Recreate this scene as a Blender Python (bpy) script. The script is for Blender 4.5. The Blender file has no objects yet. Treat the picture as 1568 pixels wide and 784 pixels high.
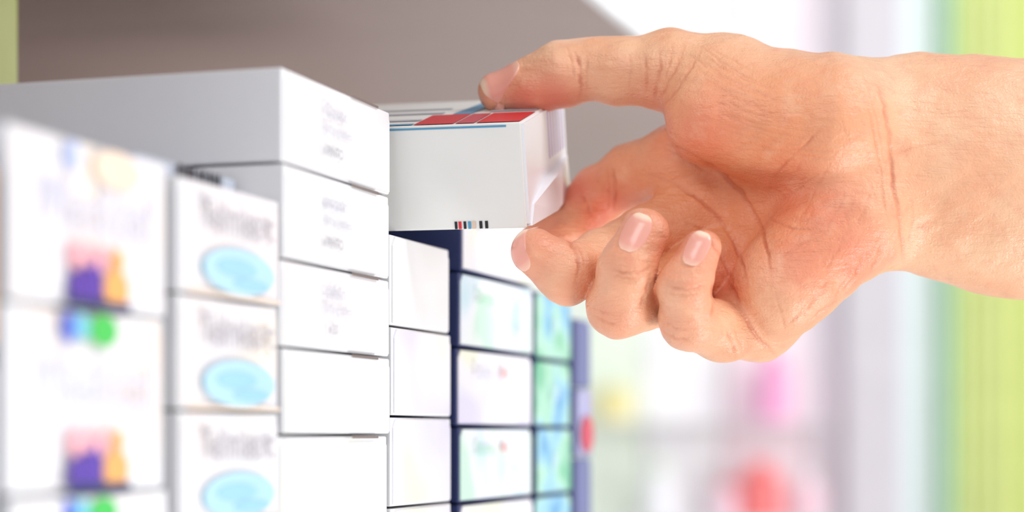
import bpy, bmesh, math, random
import numpy as np
from mathutils import Vector, Matrix
random.seed(7)
scene = bpy.context.scene
K = 36.0/70.0/1568.0          # metres per (1568-frame) px per metre of distance
U0, V0 = 784.0, 665.0
ZC = 1.3                      # eye height of the camera
YH = 0.645

def P(u, v, Y):
    return Vector(((u-U0)*K*Y, Y, (V0-v)*K*Y))

# ------------------------------------------------------------ materials
def srgb(c):
    return tuple(((x/255.0)/12.92 if x/255.0 <= 0.04045 else ((x/255.0+0.055)/1.055)**2.4) for x in c)

def mat(name, col, rough=0.5, var=0.04, scale=30, spec=0.5, bump=0.0, bscale=400, metallic=0, sheen=0):
    m = bpy.data.materials.new(name); m.use_nodes = True
    nt = m.node_tree; b = nt.nodes['Principled BSDF']
    b.inputs['Roughness'].default_value = rough
    b.inputs['Metallic'].default_value = metallic
    b.inputs['Specular IOR Level'].default_value = spec
    tc = nt.nodes.new('ShaderNodeTexCoord')
    n = nt.nodes.new('ShaderNodeTexNoise'); n.inputs['Scale'].default_value = scale
    n.inputs['Detail'].default_value = 3
    nt.links.new(tc.outputs['Object'], n.inputs['Vector'])
    r = nt.nodes.new('ShaderNodeValToRGB')
    r.color_ramp.elements[0].position = 0.3; r.color_ramp.elements[1].position = 0.7
    r.color_ramp.elements[0].color = tuple(max(0, c*(1-var)) for c in col)+(1,)
    r.color_ramp.elements[1].color = tuple(min(1, c*(1+var)) for c in col)+(1,)
    nt.links.new(n.outputs['Fac'], r.inputs['Fac'])
    nt.links.new(r.outputs['Color'], b.inputs['Base Color'])
    if bump > 0:
        n2 = nt.nodes.new('ShaderNodeTexNoise'); n2.inputs['Scale'].default_value = bscale
        nt.links.new(tc.outputs['Object'], n2.inputs['Vector'])
        bp = nt.nodes.new('ShaderNodeBump'); bp.inputs['Strength'].default_value = bump
        bp.inputs['Distance'].default_value = 0.0005
        nt.links.new(n2.outputs['Fac'], bp.inputs['Height'])
        nt.links.new(bp.outputs['Normal'], b.inputs['Normal'])
    return m

M = {}
def MM(key, rgb, **kw):
    if key not in M: M[key] = mat(key, srgb(rgb), **kw)
    return M[key]

white = MM('carton_white', (238,238,240), rough=0.35, var=0.02, bump=0.1)
held_white = MM('carton_offwhite', (240,239,235), rough=0.4, var=0.015, bump=0.1)
flapw = MM('carton_flap', (245,245,250), rough=0.3, var=0.02)
def make_pastel(name, cols, scale):
    m = bpy.data.materials.new(name); m.use_nodes = True
    nt = m.node_tree; b = nt.nodes['Principled BSDF']; b.inputs['Roughness'].default_value = 0.3
    tc = nt.nodes.new('ShaderNodeTexCoord'); n = nt.nodes.new('ShaderNodeTexNoise')
    n.inputs['Scale'].default_value = scale; n.inputs['Detail'].default_value = 1
    nt.links.new(tc.outputs['Object'], n.inputs['Vector'])
    r = nt.nodes.new('ShaderNodeValToRGB'); el = r.color_ramp.elements
    el[0].position = 0.3; el[0].color = srgb(cols[0])+(1,)
    el[1].position = 0.72; el[1].color = srgb(cols[-1])+(1,)
    for i, c in enumerate(cols[1:-1]):
        e = el.new(0.3+0.42*(i+1)/(len(cols)-1)); e.color = srgb(c)+(1,)
    nt.links.new(n.outputs['Fac'], r.inputs['Fac']); nt.links.new(r.outputs['Color'], b.inputs['Base Color'])
    return m
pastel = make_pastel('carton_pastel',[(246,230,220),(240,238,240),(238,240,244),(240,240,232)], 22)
mint = make_pastel('carton_mint',[(204,236,222),(232,240,240),(232,238,248),(196,226,238)], 34)
tealmix = make_pastel('carton_tealmix',[(110,190,150),(176,222,200),(140,196,226),(80,150,200)], 42)
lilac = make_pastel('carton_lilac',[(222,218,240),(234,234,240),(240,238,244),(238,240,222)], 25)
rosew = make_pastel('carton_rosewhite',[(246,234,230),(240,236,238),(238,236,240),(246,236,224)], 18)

# ------------------------------------------------------------ helpers
def new_obj(name, me, parent=None):
    o = bpy.data.objects.new(name, me); scene.collection.objects.link(o)
    if parent: o.parent = parent
    return o
def empty(name, loc=(0,0,0)):
    e = bpy.data.objects.new(name, None); e.empty_display_size = 0.02
    scene.collection.objects.link(e); return e

class MB:
    """collects geometry for one mesh with several materials"""
    def __init__(s): s.v=[]; s.f=[]; s.m=[]; s.mats=[]
    def mi(s, m):
        if m not in s.mats: s.mats.append(m)
        return s.mats.index(m)
    def add_bm(s, bm, m):
        off=len(s.v); bm.verts.ensure_lookup_table(); bm.verts.index_update()
        s.v += [v.co.copy() for v in bm.verts]; i=s.mi(m)
        for f in bm.faces: s.f.append([off+v.index for v in f.verts]); s.m.append(i)
        bm.free()
    def hexa(s, c, m, bev=0.0005, seg=2):
        bm=bmesh.new(); vs=[bm.verts.new(c(a,b,d)) for a in (0,1) for b in (0,1) for d in (0,1)]
        for q in ((0,1,3,2),(4,6,7,5),(0,4,5,1),(2,3,7,6),(0,2,6,4),(1,5,7,3)):
            bm.faces.new([vs[i] for i in q])
        bmesh.ops.recalc_face_normals(bm, faces=bm.faces)
        if bev>0: bmesh.ops.bevel(bm, geom=list(bm.edges), offset=bev, segments=seg, profile=0.6, affect='EDGES')
        s.add_bm(bm, m)
    def poly(s, pts, m):
        off=len(s.v); s.v += [Vector(p) for p in pts]; s.f.append(list(range(off,off+len(pts)))); s.m.append(s.mi(m))
    def obj(s, name, parent=None, smooth=False):
        me=bpy.data.meshes.new(name); me.from_pydata([tuple(v) for v in s.v],[],s.f)
        for m in s.mats: me.materials.append(m)
        for p,i in zip(me.polygons,s.m): p.material_index=i; p.use_smooth=smooth
        me.update(); return new_obj(name, me, parent)

A = Vector((-0.065,0.56,0)); D = Vector((0.3,0.954,0)).normalized(); E = Vector((-D.y, D.x,0)); N = -E
def S(t,s,z): return A + D*t + E*s + Vector((0,0,z))

def text_on(txt, t, z, size, m, parent, s=-0.0006, bold=0.0):
    cu=bpy.data.curves.new('txt','FONT'); cu.body=txt; cu.size=size; cu.align_x='CENTER'; cu.align_y='CENTER'; cu.offset=bold
    o=bpy.data.objects.new('tmp',cu); scene.collection.objects.link(o)
    me=bpy.data.meshes.new_from_object(o.evaluated_get(bpy.context.evaluated_depsgraph_get()))
    bpy.data.objects.remove(o)
    X=D; Y=Vector((0,0,1)); Zv=N
    p=S(t,s,z)
    mx=Matrix(((X.x,Y.x,Zv.x,p.x),(X.y,Y.y,Zv.y,p.y),(X.z,Y.z,Zv.z,p.z),(0,0,0,1)))
    me.transform(mx); me.materials.clear(); me.materials.append(m)
    return new_obj('label_text', me, parent)

def carton(mb, t0,t1,z0,z1,depth,body,face, s0=0.0, flap=True, yaw=0.0):
    g=0.0004; bz0=z0+g; bz1=z1-g
    tm=(t0+t1)/2
    def c(a,b,d):
        t=t0+(t1-t0)*a; s=s0+depth*b; z=bz0+(bz1-bz0)*d
        s+= yaw*(t-tm)
        return S(t,s,z)
    mb.hexa(c, body, 0.0007,3)
    if flap:
        th=0.0005; w=t1-t0; h=bz1-bz0
        e=0.0012
        out=[(t0+e,bz0+e*0.6),(t1-e,bz0+e*0.6),(t1-e,bz1-h*0.12),(t1-e*3,bz1-0.0006),(t0+e*3,bz1-0.0006),(t0+e,bz1-h*0.12)]
        f=[S(t,s0-th+yaw*(t-tm),z) for t,z in out]; b=[S(t,s0+0.0003+yaw*(t-tm),z) for t,z in out]
        mb.poly(f, face)
        for i in range(6):
            j=(i+1)%6; mb.poly([f[i],b[i],b[j],f[j]], face)

def patch(mb, t0,t1,z0,z1,m,s=-0.00075, n=0):
    if n==0: mb.poly([S(t0,s,z0),S(t1,s,z0),S(t1,s,z1),S(t0,s,z1)],m)
    else:
        tc,zc=(t0+t1)/2,(z0+z1)/2
        mb.poly([S(tc+(t1-t0)/2*math.cos(2*math.pi*i/n), s, zc+(z1-z0)/2*math.sin(2*math.pi*i/n)) for i in range(n)],m)

Z0=-0.1134
grey=MM('ink_grey',(186,182,188),rough=0.5); grey2=MM('ink_grey_light',(200,200,212),rough=0.5); grey3=MM('ink_grey_mid',(160,160,168),rough=0.5)
navy=MM('ink_navy',(40,52,104),rough=0.4); blue=MM('ink_blue',(90,115,220),rough=0.4); sky=MM('ink_sky',(182,224,242),rough=0.4)
sky2=MM('ink_sky_deep',(160,212,234),rough=0.4)
purple=MM('ink_purple',(92,62,168),rough=0.4); orange=MM('ink_orange',(244,178,104),rough=0.4); pink=MM('ink_pink',(246,178,188),rough=0.4)
green=MM('ink_green',(70,200,90),rough=0.4); cyan=MM('ink_cyan',(120,205,222),rough=0.4); red=MM('ink_red',(205,70,95),rough=0.4)
peach=MM('ink_peach',(250,226,204),rough=0.4); lav=MM('ink_lavender',(214,214,232),rough=0.4); black=MM('ink_black',(24,24,30),rough=0.5)
gr2=MM('ink_green_soft',(170,222,192),rough=0.4)
greyblue=MM('carton_greyblue',(205,212,226),rough=0.4); indigo=MM('carton_indigo',(106,112,160),rough=0.4)

def stack(edges, t0,t1,depth,body,faces, s0=0.0):
    root=empty('medicine_box_stack'); mb=MB()
    for i in range(len(edges)-1):
        j=random.uniform(-0.0008,0.0008); 
        carton(mb,t0+random.uniform(0,0.0006),t1-random.uniform(0,0.0006),edges[i+1],edges[i],depth,body,faces[i%len(faces)],s0+j,yaw=random.uniform(-0.008,0.008))
    return root,mb
def edges_from(top,hs):
    e=[top]
    for h in hs: e.append(e[-1]-h)
    if e[-1]>Z0+0.008: e.append(Z0)
    else: e[-1]=Z0
    return e

r,mb=stack(edges_from(0.060,[.042,.042,.042,.042]),-0.215,-0.1475,0.13,navy,[orange,white])
mb.obj('cartons',r)

# col 1
ed=edges_from(0.0672,[.0385,.0422,.0422])
r,mb=stack(ed,-0.1425,-0.0695,0.13,white,[rosew,pastel])
for i in range(len(ed)-1):
    a,b=ed[i+1],ed[i]
    if i<3: text_on('Medicol',-0.104,a+(b-a)*0.58,0.0165,lav,r,s=-0.0018)
    s=-0.0017
    if i<3:
        patch(mb,-0.119,-0.1125,a+.0005,a+.0085,purple,s,20); patch(mb,-0.1135,-0.104,a+.0005,a+.0112,purple,s-.0001,20)
        patch(mb,-0.1035,-0.0915,a+.0005,a+.0100,orange,s,20)
        for k,(tt,mm_) in enumerate([(-.1165,pink),(-.111,pink),(-.104,pink),(-.097,orange)]): patch(mb,tt-.0028,tt+.0028,a+.0085+.001*(k%2),a+.0145,mm_,s-.0002,16)
        patch(mb,-0.121,-0.091,a+.0003,a+.0022,navy,s-.0003)
    if i>0:
        patch(mb,-0.1215,-0.1160,b-.0085,b-.001,blue,s,20); patch(mb,-0.1160,-0.110,b-.0075,b-.001,cyan,s,20)
        patch(mb,-0.110,-0.097,b-.0085,b-.001,green,s-.0001,20)
    if i==0:
        patch(mb,-0.121,-0.114,b-.008,b-.001,MM('ink_blue_soft',(190,202,238)),s,20); patch(mb,-0.108,-0.086,b-.010,b-.001,peach,s,24)
mb.obj('cartons',r)

# col 2
ed=edges_from(0.0655,[.0297]*6)
r,mb=stack(ed,-0.0625,-0.002,0.13,white,[rosew])
for i in range(len(ed)-1):
    a,b=ed[i+1],ed[i]; h=b-a
    if h>.02:
        text_on('Telmisart',-0.031,b-h*0.30,0.0118,grey,r,s=-0.0018,bold=0.0001)
        patch(mb,-0.052,-0.008,a+.0012,a+.0135,sky,-0.0017,32)
        patch(mb,-0.044,-0.020,a+.0060,a+.0105,sky2,-0.0019,32); patch(mb,-0.034,-0.012,a+.0030,a+.0058,sky2,-0.0019,32)
        patch(mb,-0.060,-0.004,a+.0004,a+.0012,peach,-0.0016)
mb.obj('cartons',r)
r=empty('barcode_carton'); mb=MB()
carton(mb,-0.060,-0.0025,0.0656,0.0722,0.115,greyblue,greyblue,0.013)
x=-0.0405
while x<-0.013:
    w=random.choice([.0006,.0012,.0018]); patch(mb,x,x+w,.0664,.0716,black,0.0118); x+=w+random.choice([.0006,.001])
mb.obj('carton_body',r)

# col 3 : tall white stack
ed=edges_from(0.1038,[.0272,.0270,.0250,.0248,.0266,.0264,.0262,.0262])
r,mb=stack(ed,0.0,0.0843,0.15,white,[white,white,rosew,pastel,pastel])  # lower faces: soft reflected tints put into the carton colour
txts=['Clavex','amoxin','cefalin','','','','','']
for i in range(len(ed)-1):
    a,b=ed[i+1],ed[i]; h=b-a
    if i<3:
        text_on(txts[i],0.036,b-h*0.30,0.0062,grey2,r,s=-0.0018)
        text_on('500 mg tablets',0.038,b-h*0.50,0.0036,grey2,r,s=-0.0018)
        text_on('x PINTO' if i<2 else 'x 20',0.034,b-h*0.74,0.0042,grey3,r,s=-0.0018)
    patch(mb,0.050,0.072,b-.0011,b-.0002,MM('tuck_slit',(125,112,108)),-0.0013)
mb.obj('cartons',r)

# col 4
ed=edges_from(0.065,[.0300,.0292,.0296,.0300,.0296])
r,mb=stack(ed,0.0862,0.1450,0.13,white,[white,lilac,lilac,lilac])  # lilac below the top box: reflections painted in as faint colour
mb.obj('cartons',r)
# col 5
ed=edges_from(0.0835,[.0255,.0270,.0283,.0274,.0285])
r,mb=stack(ed,0.1535,0.2435,0.13,navy,[lilac,mint])
for i in range(len(ed)-1):
    a,b=ed[i+1],ed[i]; h=b-a
    text_on('Dermo',0.180,b-h*0.3,0.0075,gr2 if i%2 else lav,r,s=-0.0018)
    text_on('cream',0.222,b-h*0.62,0.006,lav,r,s=-0.0018)
    if i>=2: patch(mb,0.200,0.206,b-h*0.36,b-h*0.20,MM('ink_red_soft',(238,180,180)),-0.0017,16)
mb.obj('cartons',r)
# col 6
ed=edges_from(0.0577,[.0275]*6)
r,mb=stack(ed,0.247,0.300,0.13,navy,[tealmix])
for i in range(len(ed)-1):
    a,b=ed[i+1],ed[i]
    text_on('gel',0.272,b-(b-a)*.45,0.010,MM('ink_ltblue',(205,228,240)),r,s=-0.0018)
mb.obj('cartons',r)
# col 7
ed=edges_from(0.050,[.03]*6)
r,mb=stack(ed,0.306,0.332,0.13,indigo,[indigo,MM('carton_lilacgrey',(170,168,204))])
patch(mb,0.311,0.331,ed[2]+.002,ed[2]+.018,red,-0.0017,16)
mb.obj('cartons',r)
# tall yellow-green carton standing at the back
r=empty('tall_carton'); mb=MB()
carton(mb,0.0,0.144,Z0,0.175,0.06,MM('carton_lime',(236,246,150)),MM('carton_lime2',(238,246,170)),0.172)
patch(mb,0.03,0.12,0.02,0.09,white,0.1705); mb.obj('carton_body',r)

# ------------------------------------------------------------ shelf unit
r=empty('pharmacy_shelf'); mb=MB()
under=MM('shelf_laminate',(178,158,152),rough=0.5,var=0.05,scale=8)
shw=MM('shelf_edge_white',(240,240,242),rough=0.4)
def slab(t0,t1,s0,s1,z0,z1,m,b=0.001): mb.hexa(lambda a,bb,d:S(t0+(t1-t0)*a,s0+(s1-s0)*bb,z0+(z1-z0)*d),m,b)
slab(-0.40,1.10,-0.02,0.40,Z0-0.02,Z0-0.0002,shw)
slab(-0.40,1.10,0.0,0.40,0.191,0.211,under)
slab(-0.40,1.10,-0.006,-0.0002,0.189,0.235,shw)
slab(-0.40,1.10,0.401,0.415,-1.3,0.60,under)
slab(-0.40,1.10,0.0,0.40,0.56,0.58,under)
for t in (-0.40,1.085): 
    slab(t,t+0.015,0.30,0.40,0.212,0.559,under)
    slab(t,t+0.015,0.0,0.40,-1.3,Z0-0.0205,shw)
for z in (-0.45,-0.80,-1.2): slab(-0.384,1.084,0.0,0.40,z,z+0.02,shw)
mb.obj('shelf_boards',r)

# ------------------------------------------------------------ held box
r=empty('medicine_box'); mb=MB()
ax=Vector((-0.974,0.226,0)).normalized(); hz=Vector((0.226,0.974,0)).normalized()
phi=math.radians(16); wv=hz*math.cos(phi)+Vector((0,0,1))*math.sin(phi); hv=-hz*math.sin(phi)+Vector((0,0,1))*math.cos(phi)
O=P(810,349,0.645); LB,WB,HB=0.078,0.068,0.0342
def Hb(l,w,h,off=(0,0,0)): return O+ax*l+wv*w+hv*h
mb.hexa(lambda a,b,c:Hb(0.0008+a*LB,b*WB,c*HB),held_white,0.0006,3)
def prism(pts,th,m):
    f=[Hb(-th+l,w,h) for l,w,h in pts]; b=[Hb(0.0009,w,h) for l,w,h in pts]
    mb.poly(f,m)
    for i in range(len(f)): j=(i+1)%len(f); mb.poly([f[i],b[i],b[j],f[j]],m)
prism([(0,0.001,HB-.0006),(0,WB-.001,HB-.0006),(0,WB-.001,0.0012),(0,0.001,0.0012)],0.0002,flapw)
prism([(-.0002,0.0015,0.0005),(-.0030,WB*0.45,0.0004),(-.0004,WB-.0015,0.0005),(-.0004,WB-.004,HB*0.42),(-.0036,WB*0.42,HB*0.36),(-.0004,0.006,HB*0.20)],0.0006,flapw)
for k in range(7):
    w=WB*0.55+k*0.0042
    prism([(-.0001,w,HB*.5),(-.0001,w+.0007,HB*.5),(-.0001,w+.0007,HB*.97),(-.0001,w,HB*.97)],0.0003,MM('ink_lilac_line',(205,200,235)))
def top(l0,l1,w0,w1,m,lift=0.00025,skew=0.0):
    mb.poly([Hb(l0,w0,HB+lift),Hb(l1,w0,HB+lift),Hb(l1+skew,w1,HB+lift),Hb(l0+skew,w1,HB+lift)],m)
def frn(l0,l1,h0,h1,m): mb.poly([Hb(l0,-.00022,h0),Hb(l1,-.00022,h0),Hb(l1,-.00022,h1),Hb(l0,-.00022,h1)],m)
bred=MM('print_red',(215,35,50),rough=0.35); bblue=MM('print_blue',(85,155,195),rough=0.35); gtx=MM('print_grey',(190,190,200),rough=0.4)
top(0.0012,0.0155,0.001,0.026,bred); top(0.0162,0.0225,0.001,0.026,MM('print_rose',(205,70,85),rough=.35)); top(0.0232,0.0365,0.001,0.026,bred)
top(0.0370,0.077,0.001,0.0045,bblue)
top(0.0235,0.0300,0.0265,0.066,bblue,skew=-0.004)
top(0.034,0.077,0.030,0.034,gtx); top(0.034,0.06,0.042,0.045,gtx); top(0.0372,0.077,0.012,0.016,gtx)
top(0.002,0.018,0.030,0.060,MM('print_grey2',(210,212,222),rough=.4))
frn(0.0055,0.0775,HB-.0013,HB-.0007,bblue)
x=0.0135
for w,g,m in [(.0010,.0009,black),(.0010,.0012,black),(.0013,.0003,MM('print_beige',(225,200,180))),(.0010,.0006,bblue),(.0009,.0007,black),(.0010,.0004,bred),(.0009,.0004,black)]:
    frn(x,x+w,0.0002,0.0027,m); x+=w+g
mb.obj('carton_body',r)

# ------------------------------------------------------------ HAND (implicit surface -> mesh)
def PH(u,v,dy): p=P(u,v,YH+dy*0.001); return np.array([p.x,p.y,p.z])
def chain(pts): return [(PH(u,v,d),rr*0.001) for u,v,d,rr in pts]
def seg(Q,a,b,r1,r2,ys=1.0):
    sc=np.array([1,1/ys,1]); q=Q*sc; a=a*sc; b=b*sc
    ba=b-a; pa=q-a; t=np.clip((pa@ba)/(ba@ba),0,1)
    d=pa-t[:,None]*ba
    return (np.sqrt((d*d).sum(1))-(r1+(r2-r1)*t))*(ys if ys<1 else 1)
def smin(a,b,k):
    h=np.maximum(k-np.abs(a-b),0)/k
    return np.minimum(a,b)-h*h*k*0.25
def chain_sdf(Q,c,k=0.003,ys=1.0):
    d=None
    for (a,r1),(b,r2) in zip(c[:-1],c[1:]):
        s=seg(Q,a,b,r1,r2,ys); d=s if d is None else smin(d,s,k)
    return d
THUMB=chain([(1180,165,14,19),(1110,135,15,17.2),(1030,108,18,13.0),(950,109,22,10.8),(903,104,24,9.2),(862,114,26,10.6),(815,131,28,8.6),(760,141,30,6.4)])
INDEX=chain([(1050,248,32,13),(965,268,46,10.4),(915,300,54,9.6),(872,352,47,8.7),(828,372,37,7.6)])
MID=chain([(1065,325,28,12),(985,365,22,9.8),(920,399,10,9.8),(868,421,-4,9.2),(820,385,-6,7.6)])
RING=chain([(1090,405,22,12),(1015,450,8,10.4),(948,468,-9,10.0),(960,412,-20,8.8),(987,355,-20,7.6)])
PINK=chain([(1158,486,14,13.3),(1105,507,0,9.8),(1056,490,-14,9.2),(1048,437,-24,8.0),(1075,381,-24,6.3)])
WR=[(PH(1300,250,17),.0290),(PH(1385,241,14),.0292),(PH(1470,259,15),.0322),(PH(1568,276,17),.0352),(PH(1960,330,24),.0445)]
def palm_sdf(Q):
    k=0.008
    d=seg(Q,PH(1330,225,14),PH(1050,248,32),.017,.0128)
    d=smin(d,seg(Q,PH(1330,245,16),PH(1065,325,32),.016,.0113),k)
    d=smin(d,seg(Q,PH(1330,270,16),PH(1090,405,28),.016,.0110),k)
    d=smin(d,seg(Q,PH(1325,300,13),PH(1158,486,14),.0165,.0133),k)
    d=smin(d,seg(Q,PH(1262,195,3),PH(1094,180,4),.0235,.0158),0.0050)     # thenar
    d=smin(d,seg(Q,PH(1298,335,4),PH(1196,440,1),.0190,.0163),0.0055)     # hypothenar
    w=None
    for i,((a,r1),(b,r2)) in enumerate(zip(WR[:-1],WR[1:])):
        s=seg(Q,a,b,r1,r2,0.60 if i==0 else 0.68); w=s if w is None else smin(w,s,0.010)
    return smin(d,w,0.011)
def hand_sdf(Q):
    pl=palm_sdf(Q)
    th=chain_sdf(Q,THUMB,0.004,1.12)
    out=smin(pl,th,0.009)
    for c,kb in ((INDEX,.007),(MID,.006),(RING,.006),(PINK,.007)):
        f=chain_sdf(Q,c,0.0030)
        dist=np.sqrt(((Q-c[0][0])**2).sum(1))
        k=np.clip(kb*(1-(dist-0.014)/0.022),0.0008,kb)
        out=smin(out, smin(pl,f,k), 0.0007)
    return out
h=0.0009
lo=np.array([P(715,0,.68).x, YH-0.050, P(0,575,.62).z-.010]); hi=np.array([P(1900,0,.66).x, YH+0.078, P(0,30,.67).z+.006])
n=np.ceil((hi-lo)/h).astype(int)
gx,gy,gz=[lo[i]+h*np.arange(n[i]) for i in range(3)]
F=np.empty(n,dtype=np.float64)
YY,ZZ=np.meshgrid(gy,gz,indexing='ij')
step=6
for i in range(0,n[0],step):
    xs=gx[i:i+step]; m_=len(xs)
    Q=np.stack([np.repeat(xs,YY.size),np.tile(YY.ravel(),m_),np.tile(ZZ.ravel(),m_)],1)
    F[i:i+m_]=hand_sdf(Q).reshape(m_,n[1],n[2])
F[-1]=np.abs(F[-1])+1e-4; 
def surface_nets(F,lo,h):
    ins=F<0
    c=[ins[a:ins.shape[0]-1+a,b:ins.shape[1]-1+b,d:ins.shape[2]-1+d] for a in (0,1) for b in (0,1) for d in (0,1)]
    cnt=sum(x.astype(np.int8) for x in c); act=(cnt>0)&(cnt<8)
    idx=-np.ones(act.shape,dtype=np.int64); I=np.argwhere(act); idx[act]=np.arange(len(I))
    acc=np.zeros((len(I),3)); num=np.zeros(len(I))
    offs=[(a,b,d) for a in (0,1) for b in (0,1) for d in (0,1)]
    for o1 in offs:
        for ax_ in range(3):
            if o1[ax_]==0:
                o2=list(o1); o2[ax_]=1
                f1=F[I[:,0]+o1[0],I[:,1]+o1[1],I[:,2]+o1[2]]; f2=F[I[:,0]+o2[0],I[:,1]+o2[1],I[:,2]+o2[2]]
                ch=(f1<0)!=(f2<0); t=np.where(ch,f1/np.where(ch,f1-f2,1),0)
                p=I+np.array(o1)+0.0; p[:,ax_]+=t
                acc[ch]+=p[ch]; num[ch]+=1
    V=lo+h*(acc/num[:,None]); faces=[]
    for a in range(3):
        sl1=[slice(None)]*3; sl2=[slice(None)]*3; sl1[a]=slice(0,-1); sl2[a]=slice(1,None)
        i1=ins[tuple(sl1)]; i2=ins[tuple(sl2)]
        E_=np.argwhere(i1!=i2); b,c_=(a+1)%3,(a+2)%3
        ok=(E_[:,b]>0)&(E_[:,c_]>0)&(E_[:,b]<F.shape[b]-1)&(E_[:,c_]<F.shape[c_]-1); E_=E_[ok]
        def cell(db,dc):
            q=E_.copy(); q[:,b]+=db; q[:,c_]+=dc; return idx[q[:,0],q[:,1],q[:,2]]
        quad=np.stack([cell(-1,-1),cell(0,-1),cell(0,0),cell(-1,0)],1)
        fl=~i1[E_[:,0],E_[:,1],E_[:,2]]
        quad[fl]=quad[fl][:,::-1]; faces.append(quad)
    return V,np.concatenate(faces)
V,Fc=surface_nets(F,lo,h)
def chunked(fn,Q,sz=200000): return np.concatenate([fn(Q[i:i+sz]) for i in range(0,len(Q),sz)])
def grad(Q,e=0.0004):
    g=np.stack([chunked(hand_sdf,Q+np.eye(3)[i]*e)-chunked(hand_sdf,Q-np.eye(3)[i]*e) for i in range(3)],1)
    return g/np.maximum(np.linalg.norm(g,axis=1,keepdims=True),1e-9)
me=bpy.data.meshes.new('hand_tmp'); me.from_pydata(V.tolist(),[],Fc.tolist()); me.update()
o=new_obj('hand_tmp',me); md=o.modifiers.new('s','SUBSURF'); md.levels=1; md.subdivision_type='CATMULL_CLARK'
me2=bpy.data.meshes.new_from_object(o.evaluated_get(bpy.context.evaluated_depsgraph_get()))
bpy.data.objects.remove(o)
nv=len(me2.vertices); co=np.empty(nv*3); me2.vertices.foreach_get('co',co); co=co.reshape(-1,3)
nrm=grad(co)
uu=U0+co[:,0]/(K*co[:,1]); vv=V0-co[:,2]/(K*co[:,1])
front=np.clip((-nrm[:,1]+0.15)/0.3,0,1)
CR=[ # (polyline, width, depth mm)
 ([(1004,214),(1050,232),(1100,262),(1140,300),(1165,345),(1178,400),(1180,440)],3.6,1.1),
 ([(1010,222),(1048,240),(1090,272)],2.2,.4),
 ([(985,262),(1040,285),(1090,320),(1120,362),(1140,415),(1150,470)],3,.8),
 ([(1040,335),(1075,352),(1105,390),(1120,430),(1128,480)],3,.7),
 ([(1092,405),(1120,440),(1140,485),(1165,525),(1195,548)],3.2,.9),
 ([(1180,285),(1200,250),(1240,215),(1262,190)],2.4,.5),([(1170,330),(1210,350),(1250,352)],2,.4),
 ([(1190,400),(1225,375),(1262,362)],2,.4),([(1184,310),(1222,292),(1258,262)],2,.4),
 ([(1340,110),(1354,160),(1363,215),(1366,270),(1376,330),(1382,375),(1384,410)],3.4,.85),
 ([(1316,120),(1334,180),(1345,240),(1352,300),(1362,350)],2.2,.4),([(1330,140),(1350,210),(1353,260)],2,.3),
 ([(1352,240),(1400,226),(1450,215)],2.2,.3),([(1395,300),(1398,340),(1392,380)],2,.3),
 ([(878,72),(887,100),(891,128),(888,155)],3.2,.85),([(868,70),(876,95),(880,125)],2.2,.4),([(897,80),(899,110),(897,150)],2.2,.4),([(884,100),(893,112),(902,140)],2,.3),
 ([(985,80),(992,110),(988,150)],2.4,.5),([(1008,70),(1012,105),(1003,140),(1000,165)],3,.6),([(1050,60),(1040,95),(1020,130),(1004,160)],2.8,.55),
 ([(1080,62),(1062,100),(1035,140),(1008,172)],2.2,.45),([(1030,60),(1028,92),(1014,128)],2,.4),([(962,80),(968,110),(962,140)],2,.3),
 ([(935,245),(942,285),(938,330)],3,.7),([(885,290),(900,310),(905,335)],2.4,.5),([(928,255),(932,290),(930,325)],2,.4),
 ([(862,358),(880,378),(888,410),(880,440)],3.2,.9),([(872,362),(890,385),(896,410)],2,.4),
 ([(928,408),(955,418),(985,416),(1004,406)],2.4,.5),([(935,420),(960,427),(985,424)],2,.35),([(995,420),(990,450),(978,480)],3,.6),
 ([(1013,434),(1040,443),(1070,441),(1090,432)],2.4,.5),([(1020,448),(1044,453),(1072,450)],2,.35),([(1090,420),(1094,460),(1090,495)],3,.6),
 ([(905,480),(925,492),(950,498)],2.2,.4),([(903,468),(922,478),(945,482)],2,.3),([(1012,505),(1035,518),(1060,522)],2.2,.4),([(1014,490),(1034,503),(1056,506)],2,.3),
 ([(1110,500),(1122,525),(1126,552)],2.4,.5),([(1120,498),(1133,524),(1138,550)],2,.3),
 ([(1200,500),(1240,470),(1270,435)],2.6,.5),([(1215,480),(1250,452),(1275,420)],2.2,.35),([(1290,450),(1312,420),(1325,385)],2.6,.5),
 ([(1275,462),(1295,430),(1310,400)],2.2,.35),([(1330,425),(1345,395),(1352,360)],2.4,.4),([(1230,500),(1262,474),(1290,455)],2.2,.35),
 ([(1186,450),(1196,480),(1205,510)],2.2,.35),
]
rs=np.random.RandomState(3)
for k in range(34):
    y0=66+k*5.0; x0=1060+rs.uniform(-20,25)+k*2; L=rs.uniform(70,150); sl=0.75-k*0.02+rs.uniform(-.10,.10)
    CR.append(([(x0,y0),(x0+L*.5,y0+L*.5*sl+rs.uniform(-4,4)),(x0+L,y0+L*sl*.8)],1.9,rs.uniform(.14,.34)))
for k in range(12):
    y0=100+k*10; x0=1070+rs.uniform(-10,35)+k*3; L=rs.uniform(50,100); sl=-0.7+k*0.04
    CR.append(([(x0,y0+30),(x0+L*.5,y0+30+L*.5*sl+rs.uniform(-4,4)),(x0+L,y0+30+L*sl*.8)],1.9,rs.uniform(.12,.28)))
for k in range(22):
    x0=1190+k*8+rs.uniform(-8,8); y0=350+rs.uniform(-70,90); L=rs.uniform(30,80)
    CR.append(([(x0,y0),(x0+L*.3,y0-L*.5),(x0+L*.5,y0-L)],1.9,rs.uniform(.14,.28)))
for k in range(14):
    x0=1290+rs.uniform(-20,70); y0=110+k*16; CR.append(([(x0,y0),(x0+12,y0+25),(x0+16,y0+55)],1.9,rs.uniform(.1,.24)))
dep=np.zeros(nv); cre=np.zeros(nv)
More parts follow.
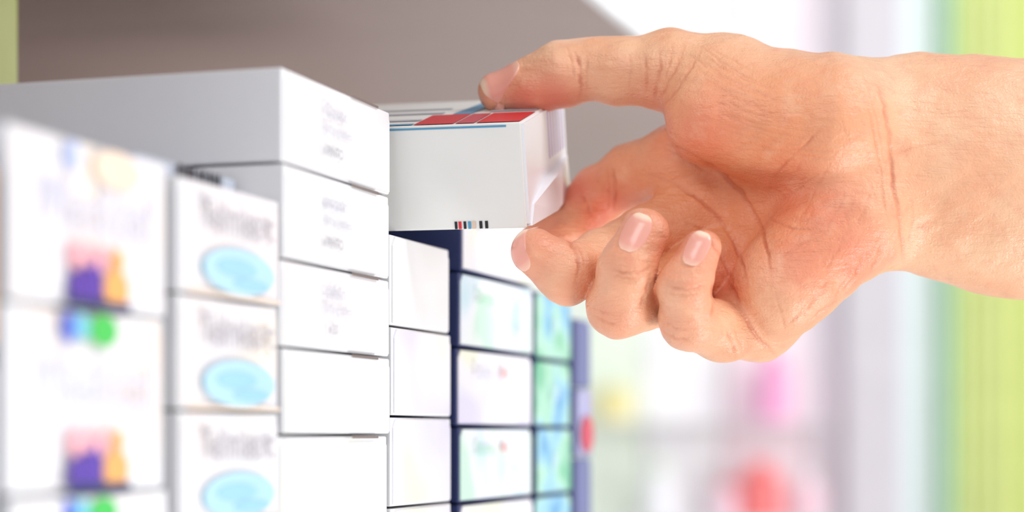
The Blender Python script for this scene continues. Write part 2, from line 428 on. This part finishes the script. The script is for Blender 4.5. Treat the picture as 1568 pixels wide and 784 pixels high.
pq=np.stack([uu,vv],1)
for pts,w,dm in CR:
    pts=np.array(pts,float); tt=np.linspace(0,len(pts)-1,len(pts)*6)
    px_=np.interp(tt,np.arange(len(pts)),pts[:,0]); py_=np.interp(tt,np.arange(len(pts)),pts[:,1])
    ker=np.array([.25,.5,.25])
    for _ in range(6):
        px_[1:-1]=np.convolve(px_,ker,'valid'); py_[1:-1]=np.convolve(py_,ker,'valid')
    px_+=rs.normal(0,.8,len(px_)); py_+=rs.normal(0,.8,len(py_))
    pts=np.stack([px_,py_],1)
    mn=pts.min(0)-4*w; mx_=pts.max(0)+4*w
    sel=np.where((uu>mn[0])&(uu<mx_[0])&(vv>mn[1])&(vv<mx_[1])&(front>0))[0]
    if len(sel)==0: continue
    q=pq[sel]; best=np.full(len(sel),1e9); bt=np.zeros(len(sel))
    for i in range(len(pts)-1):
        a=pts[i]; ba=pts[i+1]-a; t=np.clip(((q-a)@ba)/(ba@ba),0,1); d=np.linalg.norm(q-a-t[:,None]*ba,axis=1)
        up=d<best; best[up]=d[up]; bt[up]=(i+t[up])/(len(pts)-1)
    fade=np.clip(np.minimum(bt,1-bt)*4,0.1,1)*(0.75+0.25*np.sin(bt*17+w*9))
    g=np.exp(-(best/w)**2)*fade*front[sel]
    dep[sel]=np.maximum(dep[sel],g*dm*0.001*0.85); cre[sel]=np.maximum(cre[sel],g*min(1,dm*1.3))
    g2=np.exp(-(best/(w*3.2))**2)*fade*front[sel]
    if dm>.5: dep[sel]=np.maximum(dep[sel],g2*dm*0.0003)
d0=chunked(hand_sdf,co)
d0=np.clip(d0,-.0006,.0006)
lump=np.sin(co[:,0]*310+1.3*np.sin(co[:,2]*270))*np.sin(co[:,2]*340+co[:,1]*200)*0.00028
lump+=np.sin(co[:,0]*720+2*np.sin(co[:,2]*510))*np.sin(co[:,2]*650+co[:,1]*400)*0.00008
co2=co-nrm*(d0*0.7+dep)[:,None]+nrm*lump[:,None]
me2.vertices.foreach_set('co',co2.ravel()); me2.update()
def blob(pts,rad):
    out=np.zeros(nv)
    for c in pts: out=np.maximum(out,np.exp(-(((co-c)**2).sum(1))/rad**2))
    return out
tips=[THUMB[-1][0],INDEX[-1][0],MID[-1][0],RING[-1][0],PINK[-1][0]]
redm=0.6*blob(tips,.013)
redm=np.maximum(redm,0.85*blob([PH(845,158,20),PH(805,165,22),PH(930,330,40),PH(880,300,48)],.011))
redm=np.maximum(redm,0.5*blob([PH(1075,205,-8),PH(1020,200,5),PH(1010,190,10)],.013))
redm=np.maximum(redm,0.5*blob([PH(1270,330,-14),PH(1210,300,-5),PH(1120,440,5),PH(1230,400,-12),PH(1300,380,-14)],.014))
redm=np.maximum(redm,0.35*blob([PH(950,400,-25),PH(1050,430,-30),PH(880,440,-8),PH(940,490,-18),PH(1040,510,-22)],.011))
orm=blob([PH(1070,290,15),PH(1130,330,15),PH(1160,400,10),PH(1000,290,30),PH(1050,380,10),PH(1100,260,0),PH(1180,240,-15),PH(960,300,40),PH(1100,200,-5),PH(1220,340,-5),PH(1200,180,-18)],.024)
for nme,arr in (('crease',cre),('red',redm),('orange',orm)):
    at=me2.attributes.new(nme,'FLOAT','POINT'); at.data.foreach_set('value',arr.astype(np.float32))
for p in me2.polygons: p.use_smooth=True
skin=bpy.data.materials.new('skin'); skin.use_nodes=True; nt=skin.node_tree; b=nt.nodes['Principled BSDF']
def attr(nm):
    a=nt.nodes.new('ShaderNodeAttribute'); a.attribute_name=nm; return a.outputs['Fac']
def mix(f,c1,c2,fs=1.0):
    m=nt.nodes.new('ShaderNodeMix'); m.data_type='RGBA'
    if fs!=1.0:
        mu=nt.nodes.new('ShaderNodeMath'); mu.operation='MULTIPLY'; mu.inputs[1].default_value=fs; nt.links.new(f,mu.inputs[0]); f=mu.outputs[0]
    nt.links.new(f,m.inputs['Factor'])
    for s,c in ((m.inputs['A'],c1),(m.inputs['B'],c2)):
        if isinstance(c,tuple): s.default_value=c+(1,)
        else: nt.links.new(c,s)
    return m.outputs['Result']
tc=nt.nodes.new('ShaderNodeTexCoord')
def noise(sc,det=3,rough=.5,vec=None):
    n_=nt.nodes.new('ShaderNodeTexNoise'); n_.inputs['Scale'].default_value=sc; n_.inputs['Detail'].default_value=det; n_.inputs['Roughness'].default_value=rough
    nt.links.new(vec or tc.outputs['Object'],n_.inputs['Vector']); return n_.outputs['Fac']
def ramp(f,p0,p1):
    r_=nt.nodes.new('ShaderNodeMapRange'); r_.inputs['From Min'].default_value=p0; r_.inputs['From Max'].default_value=p1; nt.links.new(f,r_.inputs['Value']); return r_.outputs['Result']
base=mix(ramp(noise(45),.35,.65),srgb((244,194,156)),srgb((238,175,136)))
base=mix(attr('orange'),base,srgb((232,143,94)),0.78)
base=mix(attr('red'),base,srgb((224,96,78)),0.85)
base=mix(ramp(noise(160,4,.6),.52,.75),base,srgb((226,128,104)),0.28)
base=mix(ramp(noise(90,3,.6),.55,.75),base,srgb((250,212,176)),0.3)
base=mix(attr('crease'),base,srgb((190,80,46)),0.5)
nt.links.new(base,b.inputs['Base Color'])
b.inputs['Roughness'].default_value=0.35; b.inputs['Specular IOR Level'].default_value=0.55
b.inputs['Subsurface Weight'].default_value=0.08; b.inputs['Subsurface Radius'].default_value=(1.0,.35,.18); b.inputs['Subsurface Scale'].default_value=0.002
vo=nt.nodes.new('ShaderNodeTexVoronoi'); vo.inputs['Scale'].default_value=850; vo.feature='DISTANCE_TO_EDGE'
nt.links.new(tc.outputs['Object'],vo.inputs['Vector'])
def bump(hf,st,dist,prev=None):
    bp=nt.nodes.new('ShaderNodeBump'); bp.inputs['Strength'].default_value=st; bp.inputs['Distance'].default_value=dist
    nt.links.new(hf,bp.inputs['Height'])
    if prev: nt.links.new(prev,bp.inputs['Normal'])
    return bp.outputs['Normal']
mp=nt.nodes.new('ShaderNodeMapping'); mp.inputs['Rotation'].default_value=(0,math.radians(-32),0); mp.inputs['Scale'].default_value=(1,2,6)
nt.links.new(tc.outputs['Object'],mp.inputs['Vector'])
nn=bump(vo.outputs['Distance'],.4,.0004)
nn=bump(noise(330,5,.65),.4,.0014,nn)
nn=bump(noise(85,4,.6,mp.outputs['Vector']),.40,.0018,nn)
nt.links.new(nn,b.inputs['Normal'])
me2.materials.clear(); me2.materials.append(skin)
hand=empty('hand'); me2.name='palm_and_fingers'; new_obj('palm_and_fingers',me2,hand)

# nails
nm=bpy.data.materials.new('fingernail'); nm.use_nodes=True; nt=nm.node_tree; b=nt.nodes['Principled BSDF']
a=nt.nodes.new('ShaderNodeAttribute'); a.attribute_name='tipw'
r_=nt.nodes.new('ShaderNodeValToRGB'); el=r_.color_ramp.elements
el[0].position=0.0; el[0].color=srgb((244,196,172))+(1,); el[1].position=1.0; el[1].color=srgb((252,226,200))+(1,)
e=el.new(0.18); e.color=srgb((238,166,148))+(1,); e=el.new(0.80); e.color=srgb((240,170,152))+(1,); e=el.new(0.90); e.color=srgb((250,218,192))+(1,)
nt.links.new(a.outputs['Fac'],r_.inputs['Fac']); nt.links.new(r_.outputs['Color'],b.inputs['Base Color'])
b.inputs['Roughness'].default_value=0.22
def nail(name,cen,ld,nd,L,W):
    ld=np.array(ld,float); nd=np.array(nd,float); nd/=np.linalg.norm(nd); ld-=nd*(ld@nd); ld/=np.linalg.norm(ld); wd=np.cross(ld,nd)
    na,nb=33,21; pts=[]; al=[]; edge=[]
    for i in range(na):
        a_=-1+2*i/(na-1); aa=math.sin(a_*math.pi/2)
        pw=2.6 if aa>0 else 2.4
        sh=(max(0,1-abs(aa)**pw))**(1/pw)*(1-.06*(1-aa)/2)
        sh=max(sh,0.02)
        for j in range(nb):
            b_=math.sin((-1+2*j/(nb-1))*math.pi/2)
            pts.append(cen+ld*aa*L/2+wd*b_*sh*W/2+nd*0.010)
            al.append((aa+1)/2 - 0.06*b_*b_)
            edge.append(max(abs(b_), abs(aa)))
    q=np.array(pts); edge=np.array(edge)
    tgt=np.where(edge>0.985,-0.0003,0.00042-0.0001*edge)
    tot=np.zeros(len(q))
    for _ in range(60):
        d=hand_sdf(q)-tgt; mv=np.clip(d*0.8,-.002,.002); mv=np.where(tot+mv>0.018,0,mv); q=q-nd*mv[:,None]; tot+=mv
    fs=[]
    for i in range(na-1):
        for j in range(nb-1):
            fs.append((i*nb+j,(i+1)*nb+j,(i+1)*nb+j+1,i*nb+j+1))
    m_=bpy.data.meshes.new(name); m_.from_pydata(q.tolist(),[],fs)
    at=m_.attributes.new('tipw','FLOAT','POINT'); at.data.foreach_set('value',np.array(al,dtype=np.float32))
    for p in m_.polygons: p.use_smooth=True
    m_.materials.append(nm); m_.update(); return new_obj(name,m_,hand)
nail('nail_thumb',PH(768,122,25),(-.93,0,-.36),(-.30,-.72,.60),.0148,.0118)
nail('nail_middle',PH(802,384,-8),(-.45,0,.88),(-.72,-.66,-.22),.0130,.0095)
nail('nail_ring',PH(973,357,-26),(.42,0.05,.9),(-.30,-.95,.10),.0132,.0093)
nail('nail_pinky',PH(1066,380,-30),(.38,.05,.92),(-.25,-.96,.10),.0118,.0078)

mb=MB(); bm=bmesh.new()
ca=PH(1820,310,22); cb=PH(3300,560,60); rings=[]
for i,(t,rr) in enumerate([(0,.044),(0.0,.052),(.03,.054),(.1,.053),(.35,.058),(.7,.064),(1,.070)]):
    c=ca+(cb-ca)*t
    rings.append([bm.verts.new((c[0],c[1]+rr*.85*math.cos(2*math.pi*k/32),c[2]+rr*math.sin(2*math.pi*k/32))) for k in range(32)])
for a_,b_ in zip(rings[:-1],rings[1:]):
    for k in range(32): bm.faces.new((a_[k],a_[(k+1)%32],b_[(k+1)%32],b_[k]))
bm.faces.new(rings[-1]); bm.faces.new(rings[0][::-1])
bmesh.ops.recalc_face_normals(bm,faces=bm.faces); mb.add_bm(bm,MM('coat_cotton',(235,238,242),rough=.8,bump=.3)); mb.obj('coat_sleeve',hand,True)

# ------------------------------------------------------------ room + background
def boxobj(name,x0,x1,y0,y1,z0,z1,m,parent=None,bev=0.0):
    mb=MB(); mb.hexa(lambda a,b,c:Vector((x0+(x1-x0)*a,y0+(y1-y0)*b,z0+(z1-z0)*c)),m,bev); return mb.obj(name,parent)
boxobj('floor',-2.5,4.0,-2.5,4.6,-1.32,-1.30,MM('floor_tile',(225,222,220),rough=.3,scale=3))
boxobj('wall_back',-2.5,4.0,4.5,4.6,-1.30,1.6,MM('wall_paint',(240,238,240),rough=.7,scale=2))
def bx(mb,x0,x1,y0,y1,z0,z1,m,bev=.004): mb.hexa(lambda a,b,c:Vector((x0+(x1-x0)*a,y0+(y1-y0)*b,z0+(z1-z0)*c)),m,bev)
def X3(u,Y=3.0): return (u-U0)*K*Y
r=empty('display_cabinet'); mb=MB()
cw=MM('cabinet_white',(246,244,246),rough=.5); cm=MM('cabinet_mauve',(206,200,206),rough=.5)
doors=[(560,760,(240,244,238)),(762,884,(242,246,240)),(886,985,(236,246,230)),(987,1108,(247,246,248)),(1110,1238,(247,230,236)),(1240,1290,(226,217,224))]
bx(mb,X3(555),X3(1290),3.04,3.34,-1.3,1.2,cw)
for u0,u1,c in doors: bx(mb,X3(u0),X3(u1),3.015,3.038,-1.26,1.18,MM('door_tint_%d'%u0,c,rough=.5),.006)
bx(mb,X3(1290),X3(1375),2.98,3.34,-1.3,1.2,cm); bx(mb,X3(540),X3(554),2.98,3.34,-1.3,1.2,cw)
for z in (.02,-.13): bx(mb,X3(900),X3(1260),2.915,3.014,z-.003,z,cw,.001)
mb.obj('cabinet_frame',r)
mb=MB()
def bottle(x,z,w,hh,mbody,mcap,Y=2.955):
    bm=bmesh.new(); prof=[(w,0),(w*1.02,.01),(w,hh*.7),(w*.85,hh*.78),(w*.4,hh*.83),(w*.4,hh*.86)]
    rg=[]
    for rr,zz in prof: rg.append([bm.verts.new((x+rr*math.cos(2*math.pi*k/20),Y+rr*math.sin(2*math.pi*k/20),z+zz)) for k in range(20)])
    for a_,b_ in zip(rg[:-1],rg[1:]):
        for k in range(20): bm.faces.new((a_[k],a_[(k+1)%20],b_[(k+1)%20],b_[k]))
    bm.faces.new(rg[0][::-1]); mb.add_bm(bm,mbody)
    bm=bmesh.new(); bmesh.ops.create_cone(bm,cap_ends=True,segments=20,radius1=w*.5,radius2=w*.46,depth=hh*.14,matrix=Matrix.Translation((x,Y,z+hh*.93))); mb.add_bm(bm,mcap)
pw=MM('plastic_white',(246,246,249),rough=.3); pmag=MM('plastic_magenta',(246,170,212),rough=.3); pr=MM('plastic_coral',(248,128,128),rough=.3)
py=MM('plastic_yellow',(240,228,160),rough=.3); pg=MM('plastic_lightgreen',(222,242,212),rough=.3); pp=MM('plastic_rose',(249,215,228),rough=.3)
bottle(X3(1185,2.95),.02,.027,.105,pmag,pmag); bottle(X3(1165,2.95),-.13,.034,.090,pr,pr); bottle(X3(1112,2.95),-.13,.02,.06,pp,pr); bottle(X3(942,2.95),.02,.026,.06,py,pg)
bottle(X3(1010,2.95),-.13,.026,.09,pw,pg); bottle(X3(1240,2.95),-.13,.022,.07,pp,pw)
mb.obj('bottles',r)
r=empty('window_1'); mb=MB()
bx(mb,X3(1378),X3(1400),3.0,3.08,-1.3,1.4,MM('frame_bluewhite',(222,230,234),rough=.4)); bx(mb,X3(1400),X3(1432),3.02,3.06,-1.3,1.4,MM('frame_white',(228,240,236),rough=.4))
mb.obj('frame',r)
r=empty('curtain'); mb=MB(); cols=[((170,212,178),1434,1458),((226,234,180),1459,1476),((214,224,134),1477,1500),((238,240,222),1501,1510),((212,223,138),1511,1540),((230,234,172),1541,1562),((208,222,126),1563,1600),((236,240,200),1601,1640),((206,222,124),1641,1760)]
for i,(c,u0,u1) in enumerate(cols):
    m=MM('curtain_fabric_%d'%i,c,rough=.8); bm=bmesh.new(); nseg=8; cols_=[]
    for k in range(nseg+1):
        x=X3(u0-1+(u1-u0+2)*k/nseg); y=3.0-.02*math.sin(math.pi*k/nseg)
        cols_.append((bm.verts.new((x,y,-1.28)),bm.verts.new((x,y,1.4))))
    for a_,b_ in zip(cols_[:-1],cols_[1:]): bm.faces.new((a_[0],b_[0],b_[1],a_[1]))
    mb.add_bm(bm,m)
mb.obj('pleats',r,True)

# ------------------------------------------------------------ light
w=bpy.data.worlds.new('World'); scene.world=w; w.use_nodes=True
bg=w.node_tree.nodes['Background']; bg.inputs['Color'].default_value=(0.95,0.97,1.0,1); bg.inputs['Strength'].default_value=0.66
def area(name,loc,tgt,size,power,col=(1,1,1)):
    l=bpy.data.lights.new(name,'AREA'); l.shape='RECTANGLE'; l.size=size[0]; l.size_y=size[1]; l.energy=power; l.color=col
    o=bpy.data.objects.new(name,l); scene.collection.objects.link(o); o.location=loc
    o.rotation_euler=(Vector(tgt)-Vector(loc)).to_track_quat('-Z','Y').to_euler(); return o
area('unseen_area_light',(1.2,0.0,1.3),(0.05,.65,.05),(0.55,0.55),15)
area('unseen_area_light',(-0.6,-1.0,1.0),(0.0,.65,.05),(1.0,0.6),12,(.97,.98,1))  # unseen softbox added behind the camera as fill
area('unseen_area_light',(0.9,1.6,1.3),(0.9,3.3,0.1),(1.2,0.6),9)  # added above the frame to brighten the background
area('added_cabinet_fill',(2.4,1.2,0.2),(0.9,3.2,0.05),(0.8,0.8),26)  # unseen lamp, added low and off frame to lift the cabinet
area('counter_light',(0.75,0.45,-0.70),(0.1,.65,.05),(0.4,0.3),7)

# ------------------------------------------------------------ camera
cd=bpy.data.cameras.new('camera'); cam=bpy.data.objects.new('camera',cd); scene.collection.objects.link(cam); scene.camera=cam
cd.lens=70; cd.sensor_width=36; cd.sensor_fit='HORIZONTAL'; cd.shift_y=(V0-392)/1568.0
cam.rotation_euler=(math.pi/2,0,0); cd.clip_start=0.02
cd.dof.use_dof=True; cd.dof.focus_distance=0.640; cd.dof.aperture_fstop=4.8
for o in scene.objects:
    if o.parent is None: o.location.z += ZC
scene.view_settings.view_transform='Standard'
scene.view_settings.look='None'
print('verts',nv)
